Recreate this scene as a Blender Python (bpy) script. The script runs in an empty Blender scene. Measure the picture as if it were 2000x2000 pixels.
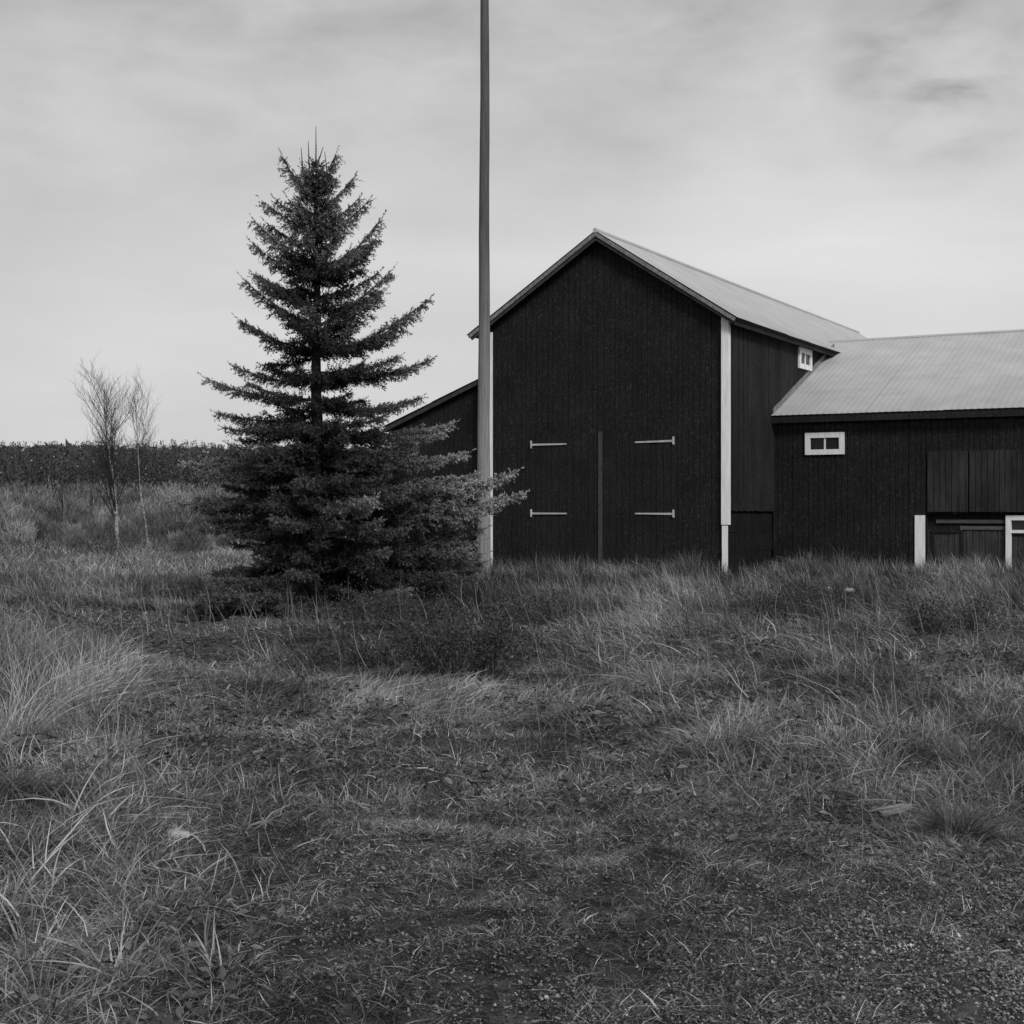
import bpy, bmesh, math, random
import numpy as np
from mathutils import Vector, Matrix, noise as mnoise

random.seed(7)
RNG = np.random.default_rng(11)
scene = bpy.context.scene
C = scene.collection
R = math.radians

# ------------------------------------------------------------------ camera
EYE = 1.6
F = 2857.0                      # focal length in photograph pixels (2000 wide)
cam_d = bpy.data.cameras.new('camera')
cam = bpy.data.objects.new('camera', cam_d)
C.objects.link(cam)
cam.location = (0, 0, EYE)
cam.rotation_euler = (R(90), 0, 0)
cam_d.sensor_width = 36
cam_d.lens = 36 * F / 2000
cam_d.shift_y = -0.001
cam_d.clip_start = 0.1
cam_d.clip_end = 6000
scene.camera = cam

# ------------------------------------------------------------------ sky and sun
SUN_EL, SUN_AZ = R(36), R(156)      # azimuth clockwise from +Y (view direction)
world = bpy.data.worlds.new('World')
scene.world = world
world.use_nodes = True
nt = world.node_tree
nt.nodes.clear()
def N(t, **kw):
    n = nt.nodes.new(t)
    for k, v in kw.items(): setattr(n, k, v)
    return n
def L(a, b): nt.links.new(a, b)
def wmath(op, a, b=None, c=None, clamp=False):
    n = N('ShaderNodeMath', operation=op); n.use_clamp = clamp
    for i, s in enumerate((a, b, c)):
        if s is None: continue
        if isinstance(s, (int, float)): n.inputs[i].default_value = s
        else: L(s, n.inputs[i])
    return n.outputs[0]
out = N('ShaderNodeOutputWorld'); bg = N('ShaderNodeBackground')
sky = N('ShaderNodeTexSky', sky_type='NISHITA'); sky.sun_disc = False
sky.sun_elevation = SUN_EL; sky.sun_rotation = SUN_AZ
bw = N('ShaderNodeRGBToBW'); L(sky.outputs[0], bw.inputs[0])
tc = N('ShaderNodeTexCoord')
mp = N('ShaderNodeMapping'); mp.inputs['Scale'].default_value = (1.5, 1.5, 6.5)
mp.inputs['Rotation'].default_value = (0, R(-14), 0)
L(tc.outputs['Generated'], mp.inputs[0])
n1 = N('ShaderNodeTexNoise'); n1.inputs['Scale'].default_value = 1.5; n1.inputs['Detail'].default_value = 5
n1.inputs['Roughness'].default_value = 0.5; n1.inputs['Distortion'].default_value = 0.5
L(mp.outputs[0], n1.inputs['Vector'])
n2 = N('ShaderNodeTexNoise'); n2.inputs['Scale'].default_value = 13; n2.inputs['Detail'].default_value = 9
n2.inputs['Roughness'].default_value = 0.55; n2.inputs['Distortion'].default_value = 0.3
mp2 = N('ShaderNodeMapping'); mp2.inputs['Scale'].default_value = (1, 1, 2.4); mp2.inputs['Rotation'].default_value = (0, R(12), 0)
L(tc.outputs['Generated'], mp2.inputs[0]); L(mp2.outputs[0], n2.inputs['Vector'])
sep = N('ShaderNodeSeparateXYZ'); L(tc.outputs['Generated'], sep.inputs[0])
def patch(px, py, rad, sharp=1.0):
    """soft round area of cloud around one direction"""
    d = Vector(((px-1000)/F, 1, (998-py)/F)).normalized()
    dp = N('ShaderNodeVectorMath', operation='DOT_PRODUCT'); L(tc.outputs['Generated'], dp.inputs[0])
    dp.inputs[1].default_value = d
    return wmath('MULTIPLY_ADD', wmath('SUBTRACT', 1.0, dp.outputs['Value']), -1.0/(1-math.cos(R(rad))), 1.0, True)
v = wmath('MULTIPLY_ADD', wmath('SUBTRACT', n1.outputs[0], 0.5), 0.34, 0.575)
top = wmath('MULTIPLY_ADD', sep.outputs['Z'], 1/0.14, -0.185/0.14, True)           # darker stratus higher up
v = wmath('SUBTRACT', v, wmath('MULTIPLY', top, 0.15))
v = wmath('ADD', v, wmath('MULTIPLY', patch(1750, 420, 10), 0.085))
v = wmath('ADD', v, wmath('MULTIPLY', patch(1880, 60, 4.5), 0.07))
v = wmath('SUBTRACT', v, wmath('MULTIPLY', patch(-150, 560, 8), 0.04))
pd = wmath('MULTIPLY', patch(1830, 140, 4.6), wmath('POWER', wmath('MULTIPLY_ADD', n2.outputs[0], 2.6, -.75, True), 1.6))
v = wmath('SUBTRACT', v, wmath('MULTIPLY', pd, 0.36))
v = wmath('ADD', v, wmath('MULTIPLY', wmath('MULTIPLY_ADD', top, .75, .12), wmath('MULTIPLY', wmath('SUBTRACT', n2.outputs[0], .5), .42)))
v = wmath('MAXIMUM', wmath('ADD', v, 0.07), 0.3)
# sky texture (grey) seen thinly through the cloud deck
tot = wmath('ADD', wmath('MULTIPLY', v, 9.3), wmath('MULTIPLY', wmath('MINIMUM', bw.outputs[0], 8.0), 0.08))
L(tot, bg.inputs[0]); bg.inputs[1].default_value = 0.1
L(bg.outputs[0], out.inputs[0])

sun_d = bpy.data.lights.new('sun', 'SUN'); sun = bpy.data.objects.new('sun', sun_d); C.objects.link(sun)
sun_d.energy = 2.3; sun_d.angle = R(16); sun_d.color = (1, 1, 1)
sd = Vector((math.sin(SUN_AZ)*math.cos(SUN_EL), math.cos(SUN_AZ)*math.cos(SUN_EL), math.sin(SUN_EL)))
sun.rotation_euler = sd.to_track_quat('Z', 'Y').to_euler()
sun.location = sd*50

scene.view_settings.view_transform = 'Standard'
scene.view_settings.look = 'None'
scene.view_settings.exposure = 0.0
scene.view_settings.gamma = 1.0
scene.render.resolution_x = scene.render.resolution_y = 1024

# ------------------------------------------------------------------ helpers
def tag(o, label=None, cat=None, group=None, kind=None):
    for k, val in (('label', label), ('category', cat), ('group', group), ('kind', kind)):
        if val: o[k] = val
    return o
def empty(name, loc, rz=0):
    o = bpy.data.objects.new(name, None); C.objects.link(o)
    o.location = loc; o.rotation_euler = (0, 0, rz); o.empty_display_size = 0.3
    return o
def link(name, me, mats, parent=None):
    o = bpy.data.objects.new(name, me); C.objects.link(o)
    for m in (mats if isinstance(mats, (list, tuple)) else [mats]): me.materials.append(m)
    if parent: o.parent = parent
    return o
def from_bm(name, bm, mats, parent=None, smooth=False):
    bmesh.ops.recalc_face_normals(bm, faces=bm.faces[:])
    me = bpy.data.meshes.new(name); bm.to_mesh(me); bm.free()
    if smooth:
        me.polygons.foreach_set('use_smooth', [True]*len(me.polygons))
    return link(name, me, mats, parent)
def fast_mesh(name, V, faces, tone=None, smooth=False):
    """V (n,3), faces (m,k) arrays"""
    me = bpy.data.meshes.new(name)
    m, k = faces.shape
    me.vertices.add(len(V)); me.vertices.foreach_set('co', V.astype(np.float32).ravel())
    me.loops.add(m*k); me.loops.foreach_set('vertex_index', faces.astype(np.int32).ravel())
    me.polygons.add(m); me.polygons.foreach_set('loop_start', np.arange(0, m*k, k, dtype=np.int32))
    if smooth: me.polygons.foreach_set('use_smooth', np.ones(m, dtype=bool))
    if tone is not None:
        a = me.attributes.new('tone', 'FLOAT', 'POINT'); a.data.foreach_set('value', tone.astype(np.float32))
    me.update(calc_edges=True); 
    return me
def box(bm, x0, x1, y0, y1, z0, z1, mi=0, jit=0):
    vs = [bm.verts.new((x, y, z)) for x in (x0, x1) for y in (y0, y1) for z in (z0, z1)]
    for f in ((0,1,3,2), (4,6,7,5), (0,4,5,1), (2,3,7,6), (0,2,6,4), (1,5,7,3)):
        bm.faces.new([vs[i] for i in f]).material_index = mi
def prism(bm, pts, off, mi=0):
    """closed polygon pts extruded by vector off"""
    a = [bm.verts.new(p) for p in pts]; b = [bm.verts.new(Vector(p)+Vector(off)) for p in pts]
    n = len(pts)
    bm.faces.new(a).material_index = mi; bm.faces.new(b[::-1]).material_index = mi
    for i in range(n): bm.faces.new([a[i], b[i], b[(i+1)%n], a[(i+1)%n]]).material_index = mi
def tube(bm, pts, rads, sides=6, mi=0, cap=True):
    rings = []
    for i, p in enumerate(pts):
        p = Vector(p)
        d = (Vector(pts[min(i+1, len(pts)-1)]) - Vector(pts[max(i-1, 0)])).normalized()
        a = d.orthogonal().normalized() if abs(d.z) < .95 else Vector((1, 0, 0)); a = (a - d*a.dot(d)).normalized(); b = d.cross(a)
        rings.append([bm.verts.new(p + (a*math.cos(t)+b*math.sin(t))*rads[i]) for t in [2*math.pi*k/sides for k in range(sides)]])
    for i in range(len(rings)-1):
        for k in range(sides):
            bm.faces.new([rings[i][k], rings[i][(k+1)%sides], rings[i+1][(k+1)%sides], rings[i+1][k]]).material_index = mi
    if cap:
        bm.faces.new(rings[0][::-1]).material_index = mi; bm.faces.new(rings[-1]).material_index = mi

# numpy value noise
def _h(ix, iy, s):
    n = (ix.astype(np.int64)*374761393 + iy.astype(np.int64)*668265263 + s*974711) & 0x7fffffff
    n = ((n ^ (n >> 13))*1274126177) & 0x7fffffff
    return ((n ^ (n >> 16)) & 0xffff)/65535.0
def vnoise(x, y, s=0):
    x = np.asarray(x, float); y = np.asarray(y, float)
    ix = np.floor(x); iy = np.floor(y); fx = x-ix; fy = y-iy
    fx = fx*fx*(3-2*fx); fy = fy*fy*(3-2*fy)
    return (_h(ix, iy, s)*(1-fx)+_h(ix+1, iy, s)*fx)*(1-fy) + (_h(ix, iy+1, s)*(1-fx)+_h(ix+1, iy+1, s)*fx)*fy
def fbm(x, y, s=0, o=4):
    r = 0; a = .5; t = 0
    for i in range(o):
        r = r + a*vnoise(x*2**i, y*2**i, s+i*17); t += a; a *= .55
    return r/t
def ground_z(x, y):
    """rough meadow: low hummocks, ruts and a slight bank"""
    x = np.asarray(x, float); y = np.asarray(y, float)
    near = np.clip((70-y)/40, 0.15, 1)
    z = (fbm(x*.35, y*.35, 3)-.5)*.34*near + (fbm(x*1.5, y*1.3, 9, 3)-.5)*.22*near
    z = z + .10*np.exp(-((x+2.6)**2/1.2+(y-7.2)**2/3.0)) 
    z = z - .16*np.exp(-((x-1.75)**2/.10+(y-8.0)**2/.12)) - .14*np.exp(-((x+.35)**2/.9+(y-15.3)**2/.5))
    z = z - .05*np.exp(-((x-2)**2/5+(y-3.8)**2/1.5))
    return z
def gz(x, y): return float(ground_z(np.array([x]), np.array([y]))[0])
def to_px(x, y): return 1000+F*x/y, 998+F*EYE/y
def from_px(px, py): y = F*EYE/(py-998); return (px-1000)/F*y, y

# ------------------------------------------------------------------ materials
def mat(name, v=0.2, rough=0.9, spec=0.2):
    m = bpy.data.materials.new(name); m.use_nodes = True
    b = m.node_tree.nodes['Principled BSDF']
    b.inputs['Base Color'].default_value = (v, v, v, 1); b.inputs['Roughness'].default_value = rough
    b.inputs['Specular IOR Level'].default_value = spec
    return m
def noisy(name, lo, hi, scale=(1, 1, 1), nscale=5, detail=6, rough=.9, spec=.15, bump=0, speck=None, rng=(.3, .7), coord='Object', streak=None, bdist=.01):
    """grey material whose own colour varies between lo and hi"""
    m = mat(name, hi, rough, spec); t = m.node_tree; b = t.nodes['Principled BSDF']
    co = t.nodes.new('ShaderNodeTexCoord'); mp = t.nodes.new('ShaderNodeMapping'); mp.inputs['Scale'].default_value = scale
    t.links.new(co.outputs[coord], mp.inputs[0])
    n = t.nodes.new('ShaderNodeTexNoise'); n.inputs['Scale'].default_value = nscale; n.inputs['Detail'].default_value = detail
    n.inputs['Roughness'].default_value = .62
    t.links.new(mp.outputs[0], n.inputs['Vector'])
    r = t.nodes.new('ShaderNodeMapRange'); r.inputs['From Min'].default_value = rng[0]; r.inputs['From Max'].default_value = rng[1]
    r.inputs['To Min'].default_value = lo; r.inputs['To Max'].default_value = hi
    t.links.new(n.outputs[0], r.inputs[0]); o = r.outputs[0]
    if speck:
        n2 = t.nodes.new('ShaderNodeTexNoise'); n2.inputs['Scale'].default_value = speck[0]; n2.inputs['Detail'].default_value = 3
        t.links.new(co.outputs[coord], n2.inputs['Vector'])
        r2 = t.nodes.new('ShaderNodeMapRange'); r2.inputs['From Min'].default_value = speck[1]; r2.inputs['From Max'].default_value = speck[1]+.1
        r2.inputs['To Max'].default_value = speck[2]; t.links.new(n2.outputs[0], r2.inputs[0])
        a = t.nodes.new('ShaderNodeMath'); a.operation = 'ADD'; t.links.new(o, a.inputs[0]); t.links.new(r2.outputs[0], a.inputs[1]); o = a.outputs[0]
    if streak:
        n3 = t.nodes.new('ShaderNodeTexNoise'); n3.inputs['Scale'].default_value = streak[0]; n3.inputs['Detail'].default_value = 4
        m3 = t.nodes.new('ShaderNodeMapping'); m3.inputs['Scale'].default_value = streak[1]; t.links.new(co.outputs[coord], m3.inputs[0]); t.links.new(m3.outputs[0], n3.inputs['Vector'])
        r3 = t.nodes.new('ShaderNodeMapRange'); r3.inputs['From Min'].default_value = .35; r3.inputs['From Max'].default_value = .65
        r3.inputs['To Min'].default_value = streak[2]; r3.inputs['To Max'].default_value = 1.0; t.links.new(n3.outputs[0], r3.inputs[0])
        a = t.nodes.new('ShaderNodeMath'); a.operation = 'MULTIPLY'; t.links.new(o, a.inputs[0]); t.links.new(r3.outputs[0], a.inputs[1]); o = a.outputs[0]
    t.links.new(o, b.inputs['Base Color'])
    if bump:
        bp = t.nodes.new('ShaderNodeBump'); bp.inputs['Strength'].default_value = bump; bp.inputs['Distance'].default_value = bdist
        t.links.new(n.outputs[0], bp.inputs['Height']); t.links.new(bp.outputs[0], b.inputs['Normal'])
    return m
def tone_mat(name, mul=1.0, trans=.25, rough=.75, spec=.15):
    """foliage: grey tone kept per leaf, part of the light passes through"""
    m = bpy.data.materials.new(name); m.use_nodes = True; t = m.node_tree; t.nodes.clear()
    o = t.nodes.new('ShaderNodeOutputMaterial'); a = t.nodes.new('ShaderNodeAttribute'); a.attribute_name = 'tone'
    k = t.nodes.new('ShaderNodeMath'); k.operation = 'MULTIPLY'; k.inputs[1].default_value = mul; t.links.new(a.outputs['Fac'], k.inputs[0])
    b = t.nodes.new('ShaderNodeBsdfPrincipled'); b.inputs['Roughness'].default_value = rough; b.inputs['Specular IOR Level'].default_value = spec
    t.links.new(k.outputs[0], b.inputs['Base Color'])
    tr = t.nodes.new('ShaderNodeBsdfTranslucent'); t.links.new(k.outputs[0], tr.inputs[0])
    mx = t.nodes.new('ShaderNodeMixShader'); mx.inputs[0].default_value = trans
    t.links.new(b.outputs[0], mx.inputs[1]); t.links.new(tr.outputs[0], mx.inputs[2]); t.links.new(mx.outputs[0], o.inputs[0])
    return m
M = dict(
    wall=noisy('tarred_boards', .009, .022, (9, 9, .7), 4, speck=(24, .57, .026), bump=.4, streak=(1.2, (1, 1, 1), .7)),
    wall2=noisy('faded_boards', .028, .075, (9, 9, .6), 3, speck=(24, .57, .04), bump=.4, streak=(1.5, (1, 1, 1), .6)),
    side=noisy('side_boards', .012, .032, (9, 9, .6), 3, speck=(24, .57, .03), bump=.4, streak=(1.1, (1, 1, .6), .6)),
    shutter=noisy('shutter_boards', .020, .050, (9, 9, .6), 3, bump=.4, streak=(2, (1, 1, .5), .5)),
    stone=noisy('foundation_stone', .006, .014, nscale=3, bump=.6, bdist=.05),
    plank=noisy('grey_plank', .06, .12, (1, 1, 8), 3),
    white=noisy('white_paint', .76, .86, (6, 6, 1), 4, rough=.6, spec=.3, streak=(5, (5, 5, .4), .80)),
    iron=noisy('pale_iron', .30, .50, nscale=9, rough=.6),
    strip=noisy('bare_strip', .035, .075, (5, 5, 1), 6),
    roof=noisy('galvanised_sheet', .41, .47, (1, 1, 1), .8, rough=.6, spec=.3, streak=(1.6, (1, 1, 1), .93)),
    rake=noisy('weathered_rake', .10, .26, (4, 4, 4), 3),
    deck=noisy('roof_deck', .03, .06, (2, 2, 2), 3),
    glass=mat('dark_glass', .015, .12, .5),
    pole=None,
    bark=noisy('spruce_bark', .02, .06, (5, 5, 2), 6, bump=.5),
    birch=noisy('birch_bark', .08, .36, (2, 2, 9), 2.6, rng=(.38, .55)),
    twig=noisy('birch_twig', .02, .05, nscale=4),
    needle=tone_mat('spruce_needles', 1.0, .12, .6, .2),
    grass=tone_mat('dry_grass', 1.0, .3),
    leaf=tone_mat('weed_leaf', 1.0, .2, .55, .3),
    forest=tone_mat('far_conifer', 1.0, .1),
    rock=noisy('field_stone', .22, .45, nscale=9, bump=.4),
    gravel=tone_mat('gravel_stone', 1.0, 0.0, .9),
    board=noisy('grey_driftboard', .10, .24, (1, 9, 9), 3, bump=.4),
)
# pole: dark look against the sky painted into the grey, paler low down
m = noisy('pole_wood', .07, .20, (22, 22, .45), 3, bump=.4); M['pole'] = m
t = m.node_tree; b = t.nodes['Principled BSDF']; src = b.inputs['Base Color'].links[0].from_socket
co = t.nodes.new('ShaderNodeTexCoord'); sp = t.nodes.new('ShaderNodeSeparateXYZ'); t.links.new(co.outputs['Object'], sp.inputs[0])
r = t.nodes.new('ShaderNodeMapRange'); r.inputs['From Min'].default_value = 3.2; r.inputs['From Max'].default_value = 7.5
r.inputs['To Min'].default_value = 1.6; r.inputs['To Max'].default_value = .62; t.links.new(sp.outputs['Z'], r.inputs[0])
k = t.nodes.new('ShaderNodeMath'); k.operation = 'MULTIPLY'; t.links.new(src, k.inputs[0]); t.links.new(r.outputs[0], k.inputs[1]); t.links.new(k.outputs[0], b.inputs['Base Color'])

# ------------------------------------------------------------------ ground
def build_ground():
    ys = np.concatenate([np.linspace(-60, 2, 12), np.arange(2.3, 12, .14), np.arange(12, 40, .35), np.arange(40, 120, 2), np.geomspace(120, 3500, 24)])
    xs = np.concatenate([-np.geomspace(3000, 24, 22), np.arange(-22, -6, .6), np.arange(-6, 6, .14), np.arange(6, 22, .6), np.geomspace(24, 3000, 22)])
    X, Y = np.meshgrid(xs, ys); Z = ground_z(X, Y)
    V = np.stack([X, Y, Z], -1).reshape(-1, 3); nx = len(xs); ny = len(ys)
    i = (np.arange(ny-1)[:, None]*nx + np.arange(nx-1)[None]).ravel()
    me = fast_mesh('ground', V, np.stack([i, i+1, i+nx+1, i+nx], -1), smooth=True)
    g = noisy('meadow_soil', .02, .15, (1, 1, 1), 9, detail=12, rough=1, spec=0, bump=1.0, bdist=.05, speck=(140, .60, .16), streak=(.12, (1, .5, 1), .6))
    o = link('ground', me, g); tag(o, 'rough meadow ground under the grass, reaching to the far forest', kind='structure')
build_ground()

# ------------------------------------------------------------------ barn
BW, BL = 6.33, 22.0
TH = R(-28.8)
barn = empty('barn', (4.85, 33.0, 0), TH)
tag(barn, 'dark board-clad barn with pale metal roofs, tall gable, low side wing and lean-to', 'barn')
RZ, EZ, EO = 8.16, 5.90, .335          # ridge height, eave height, eave overhang
XR = -BW/2; SL = (RZ-EZ)/(EO-XR)
def main_z(x): return RZ - SL*abs(x-XR)
WY, WR, WE, WRZ = 3.2, 8.9, 3.90, 6.31   # wing wall, ridge, eave height, ridge height
WSL = (WRZ-WE)/(WR-2.95)
def wing_z(y): return WRZ - WSL*abs(y-WR)
LX = -BW-2.9; LSL = .39
def lean_z(x): return 4.95 + LSL*(x+BW)

def cladding(bm, axis, c, nrm, a0, a1, zb, zt, bw=.14, th=.028, seed=1, rag=.015):
    """vertical boards along axis 'x' or 'y' at coordinate c, pushed out by nrm"""
    rr = random.Random(seed); a = a0
    while a < a1-.01:
        w = min(bw*rr.uniform(.8, 1.2), a1-a); b_ = a+w-.011
        d = nrm*(th+rr.uniform(0, .018)); r = rr.uniform(-rag, rag)
        pts = []
        for (p, z) in ((a, zb(a)+r), (b_, zb(b_)+r), (b_, zt(b_)), (a, zt(a))):
            pts.append((p, c, z) if axis == 'x' else (c, p, z))
        if min(zt(a), zt(b_)) > max(zb(a), zb(b_))+.05:
            mid = (a+b_)/2
            if zt(mid) > max(zt(a), zt(b_))+.01:
                pts.insert(3, (mid, c, zt(mid)) if axis == 'x' else (c, mid, zt(mid)))
            prism(bm, pts, (0, d, 0) if axis == 'x' else (d, 0, 0))
        a += w
# inner body (blocks light through board gaps)
def wallpart(name, mtl, fn, label=None):
    bm = bmesh.new(); fn(bm); o = from_bm(name, bm, mtl, barn)
    if label: o['label'] = label
    return o
G0 = -.25
def f(bm):
    e = .12; g = .06
    prism(bm, [(-BW+g, g, G0), (-g, g, G0), (-g, g, main_z(0)-e), (XR, g, RZ-e-.05), (-BW+g, g, main_z(-BW)-e)], (0, BL-2*g, 0))
    cladding(bm, 'x', g-.002, -1, -BW, 0, lambda x: G0, lambda x: main_z(x)-.10, seed=3)
wallpart('wall', M['wall'], f, 'dark gable wall of vertical boards facing the meadow')
def f(bm): cladding(bm, 'y', -.002, 1, .02, BL, lambda y: 1.60, lambda y: main_z(0)-.10, seed=4)
wallpart('wall', M['side'], f, 'side wall of vertical boards above the ledge')
def f(bm):
    rr = random.Random(5)
    for row in range(4):
        y = .08
        while y < 3.1:
            w = rr.uniform(.3, .75); box(bm, -.12, -.045+rr.uniform(0, .02), y, min(y+w-.006, 3.22), G0+row*.455, G0+row*.455+.45); y += w
wallpart('foundation', M['stone'], f, 'dark stone footing under the side wall')
def f(bm):
    cladding(bm, 'y', -BW+.002, -1, .02, BL, lambda y: 1.4, lambda y: main_z(0)-.10, seed=6)
wallpart('wall', M['wall'], f, 'far side wall above the lean-to roof')

# wing walls
W1 = 3.71
def f(bm):
    box(bm, .0, W1, WY+.03, WY+8, G0, WE-.12); box(bm, W1, 16, WY+.18, WY+11.3, G0, WE-.12)
    box(bm, W1-.05, 16, WY+.03, WY+.3, 1.62, WE-.12)
    cladding(bm, 'x', WY+.028, -1, .0, W1, lambda x: G0, lambda x: WE-.06, seed=7)
wallpart('wall', M['wall'], f, 'dark wing wall with the small white-framed window')
def f(bm): cladding(bm, 'x', WY+.028, -1, W1, 16, lambda x: 1.56, lambda x: WE-.06, seed=8, rag=.03)
wallpart('wall', M['wall'], f, 'upper wing wall overhanging the low stalls')
def f(bm):
    cladding(bm, 'x', WY+.17, -1, W1, 5.47, lambda x: G0, lambda x: 1.17, seed=9)
wallpart('wall', M['wall2'], f, 'faded low wall under the overhang')
def f(bm): cladding(bm, 'x', WY+.17, -1, 6.65, 15.8, lambda x: G0, lambda x: 1.45, seed=19)
wallpart('wall', M['wall2'], f)
def f(bm):
    box(bm, 4.45, 5.44, WY+.10, WY+.14, 1.17, 1.25); box(bm, 3.9, 5.44, WY+.12, WY+.165, 1.32, 1.40)
wallpart('plank', M['plank'], f, 'pale horizontal plank under the overhang')
for i, (a, b_) in enumerate(((W1+.03, 4.66), (4.69, 6.30))):
    def f(bm):
        cladding(bm, 'x', WY-.012, -1, a, b_, lambda x: 1.58, lambda x: 2.98, seed=10+i, rag=.004)
    wallpart('shutter', M['shutter'], f, 'faded board shutter, %s one' % ('left' if i == 0 else 'right'))
def f(bm):
    for (x0, x1, z0, z1) in ((3.86, 4.46, 1.10, 1.17), (3.86, 4.46, .38, .44), (3.80, 3.86, .38, 1.17), (4.46, 4.52, .38, 1.17)):
        box(bm, x0, x1, WY+.10, WY+.15, z0, z1)
h = wallpart('hatch', M['wall'], f, 'low square hatch with dark frame')
# eave board of the wing
def f(bm): box(bm, .02, 16, 2.93, 2.955, WE-.17, WE-.03)
wallpart('fascia', M['side'], f, 'dark fascia board under the wing eave')

# big double door
def door_leaf(x0, x1, outer):
    bm = bmesh.new(); cladding(bm, 'x', .032, -1, x0, x1, lambda x: .05, lambda x: 3.45, seed=int(abs(x0)*10), rag=.002, bw=.17)
    d = from_bm('door', bm, M['wall'], barn)
    d['label'] = 'barn door leaf of dark boards'
    for z, dz in ((3.20, .012), (1.54, -.006)):
        bm = bmesh.new(); s = 1 if outer > (x0+x1)/2 else -1
        xin = outer - s*.95
        z2 = z + (dz if s > 0 else 0)
        prism(bm, [(outer, -.036, z2-.024), (outer, -.036, z2+.024), (xin, -.036, z+.017), (xin, -.036, z-.017)], (0, .03, 0))
        tube(bm, [(outer, -.035, z2-.075), (outer, -.035, z2+.075)], [.02, .02], 8)
        box(bm, outer-.02+s*.01, outer+.02+s*.01, -.03, .01, z2-.09, z2+.10)
        from_bm('hinge', bm, M['iron'], d)
    return d
door_leaf(-5.05, -3.21, -4.99)
door_leaf(-3.09, -1.22, -1.30)
def f(bm): box(bm, -3.20, -3.105, -.03, .02, 0, 3.47)
wallpart('door_strip', M['strip'], f, 'grey cover strip between the door leaves')
# corner boards
def f(bm):
    box(bm, -.115, .06, -.065, -.03, 1.29, main_z(0)-.13); box(bm, .035, .06, -.03, .075, 1.29, main_z(0)-.13)
wallpart('corner_board', M['white'], f, 'long white corner board')
def f(bm): box(bm, -.10, .035, -.06, -.03, G0, 1.27)
wallpart('corner_board', M['white'], f, 'narrower white board below the long one')
def f(bm): box(bm, -BW-.02, -BW+.27, -.065, -.02, G0, main_z(-BW)-.13)
wallpart('corner_board', M['white'], f, 'left white corner board beside the pole')
def f(bm): box(bm, 3.45, 3.68, WY-.06, WY-.015, G0, 1.50)
wallpart('corner_board', M['white'], f, 'short white board beside the low hatch')
# windows
def window_x(x0, x1, z0, z1, y, fw, mull, depth=.05, label=None):
    bm = bmesh.new()
    box(bm, x0, x1, y-depth, y, z0, z0+fw); box(bm, x0, x1, y-depth, y, z1-fw, z1)
    box(bm, x0, x0+fw, y-depth, y, z0+fw, z1-fw); box(bm, x1-fw, x1, y-depth, y, z0+fw, z1-fw)
    o = from_bm('window', bm, M['white'], barn)
    if label: o['label'] = label
    bm = bmesh.new()
    for k in range(mull):
        c = x0+fw + (x1-x0-2*fw)*(k+1)/(mull+1); box(bm, c-.02, c+.02, y-.02, y-.003, z0+fw, z1-fw)
    from_bm('glazing_bar', bm, M['white'], o)
    bm = bmesh.new(); box(bm, x0+fw, x1-fw, y+.004, y+.008, z0+fw, z1-fw)
    from_bm('pane', bm, M['glass'], o)
window_x(.82, 1.78, 2.955, 3.485, WY-.012, .125, 1, label='small white-framed window in the wing wall')
def f(bm):
    pass
bm = bmesh.new(); yo = 5.05; y1 = 6.10; z0, z1 = 5.26, 5.80; fw = .13
for (a, b_, c_, d_) in ((yo, y1, z0, z0+fw), (yo, y1, z1-fw, z1), (yo, yo+fw, z0+fw, z1-fw), (y1-fw, y1, z0+fw, z1-fw)):
    box(bm, .035, .085, a, b_, c_, d_)
wo = from_bm('window', bm, M['white'], barn); wo['label'] = 'white-framed window high under the main eave'
bm = bmesh.new(); c_ = (yo+y1)/2; box(bm, .045, .07, c_-.03, c_+.03, z0+fw, z1-fw); from_bm('glazing_bar', bm, M['white'], wo)
bm = bmesh.new(); box(bm, .036, .044, yo+fw, y1-fw, z0+fw, z1-fw); from_bm('pane', bm, M['glass'], wo)

# door at the right edge
D0, D1 = 5.47, 6.62
bm = bmesh.new()
box(bm, D0, D0+.12, WY+.04, WY+.12, G0, 1.50); box(bm, D1-.12, D1, WY+.04, WY+.12, G0, 1.50); box(bm, D0+.12, D1-.12, WY+.04, WY+.12, 1.39, 1.50)
box(bm, D0+.12, D1-.12, WY+.05, WY+.11, 1.10, 1.17)
df = from_bm('door_frame', bm, M['white'], barn); df['label'] = 'white frame of the low wing door'
bm = bmesh.new(); box(bm, D0+.12, D1-.12, WY+.13, WY+.14, 1.17, 1.39); from_bm('pane', bm, M['glass'], df)
bm = bmesh.new(); cladding(bm, 'x', WY+.165, -1, D0+.12, D1-.12, lambda x: .02, lambda x: 1.10, seed=33, rag=.001); from_bm('door', bm, M['wall2'], df)

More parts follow.
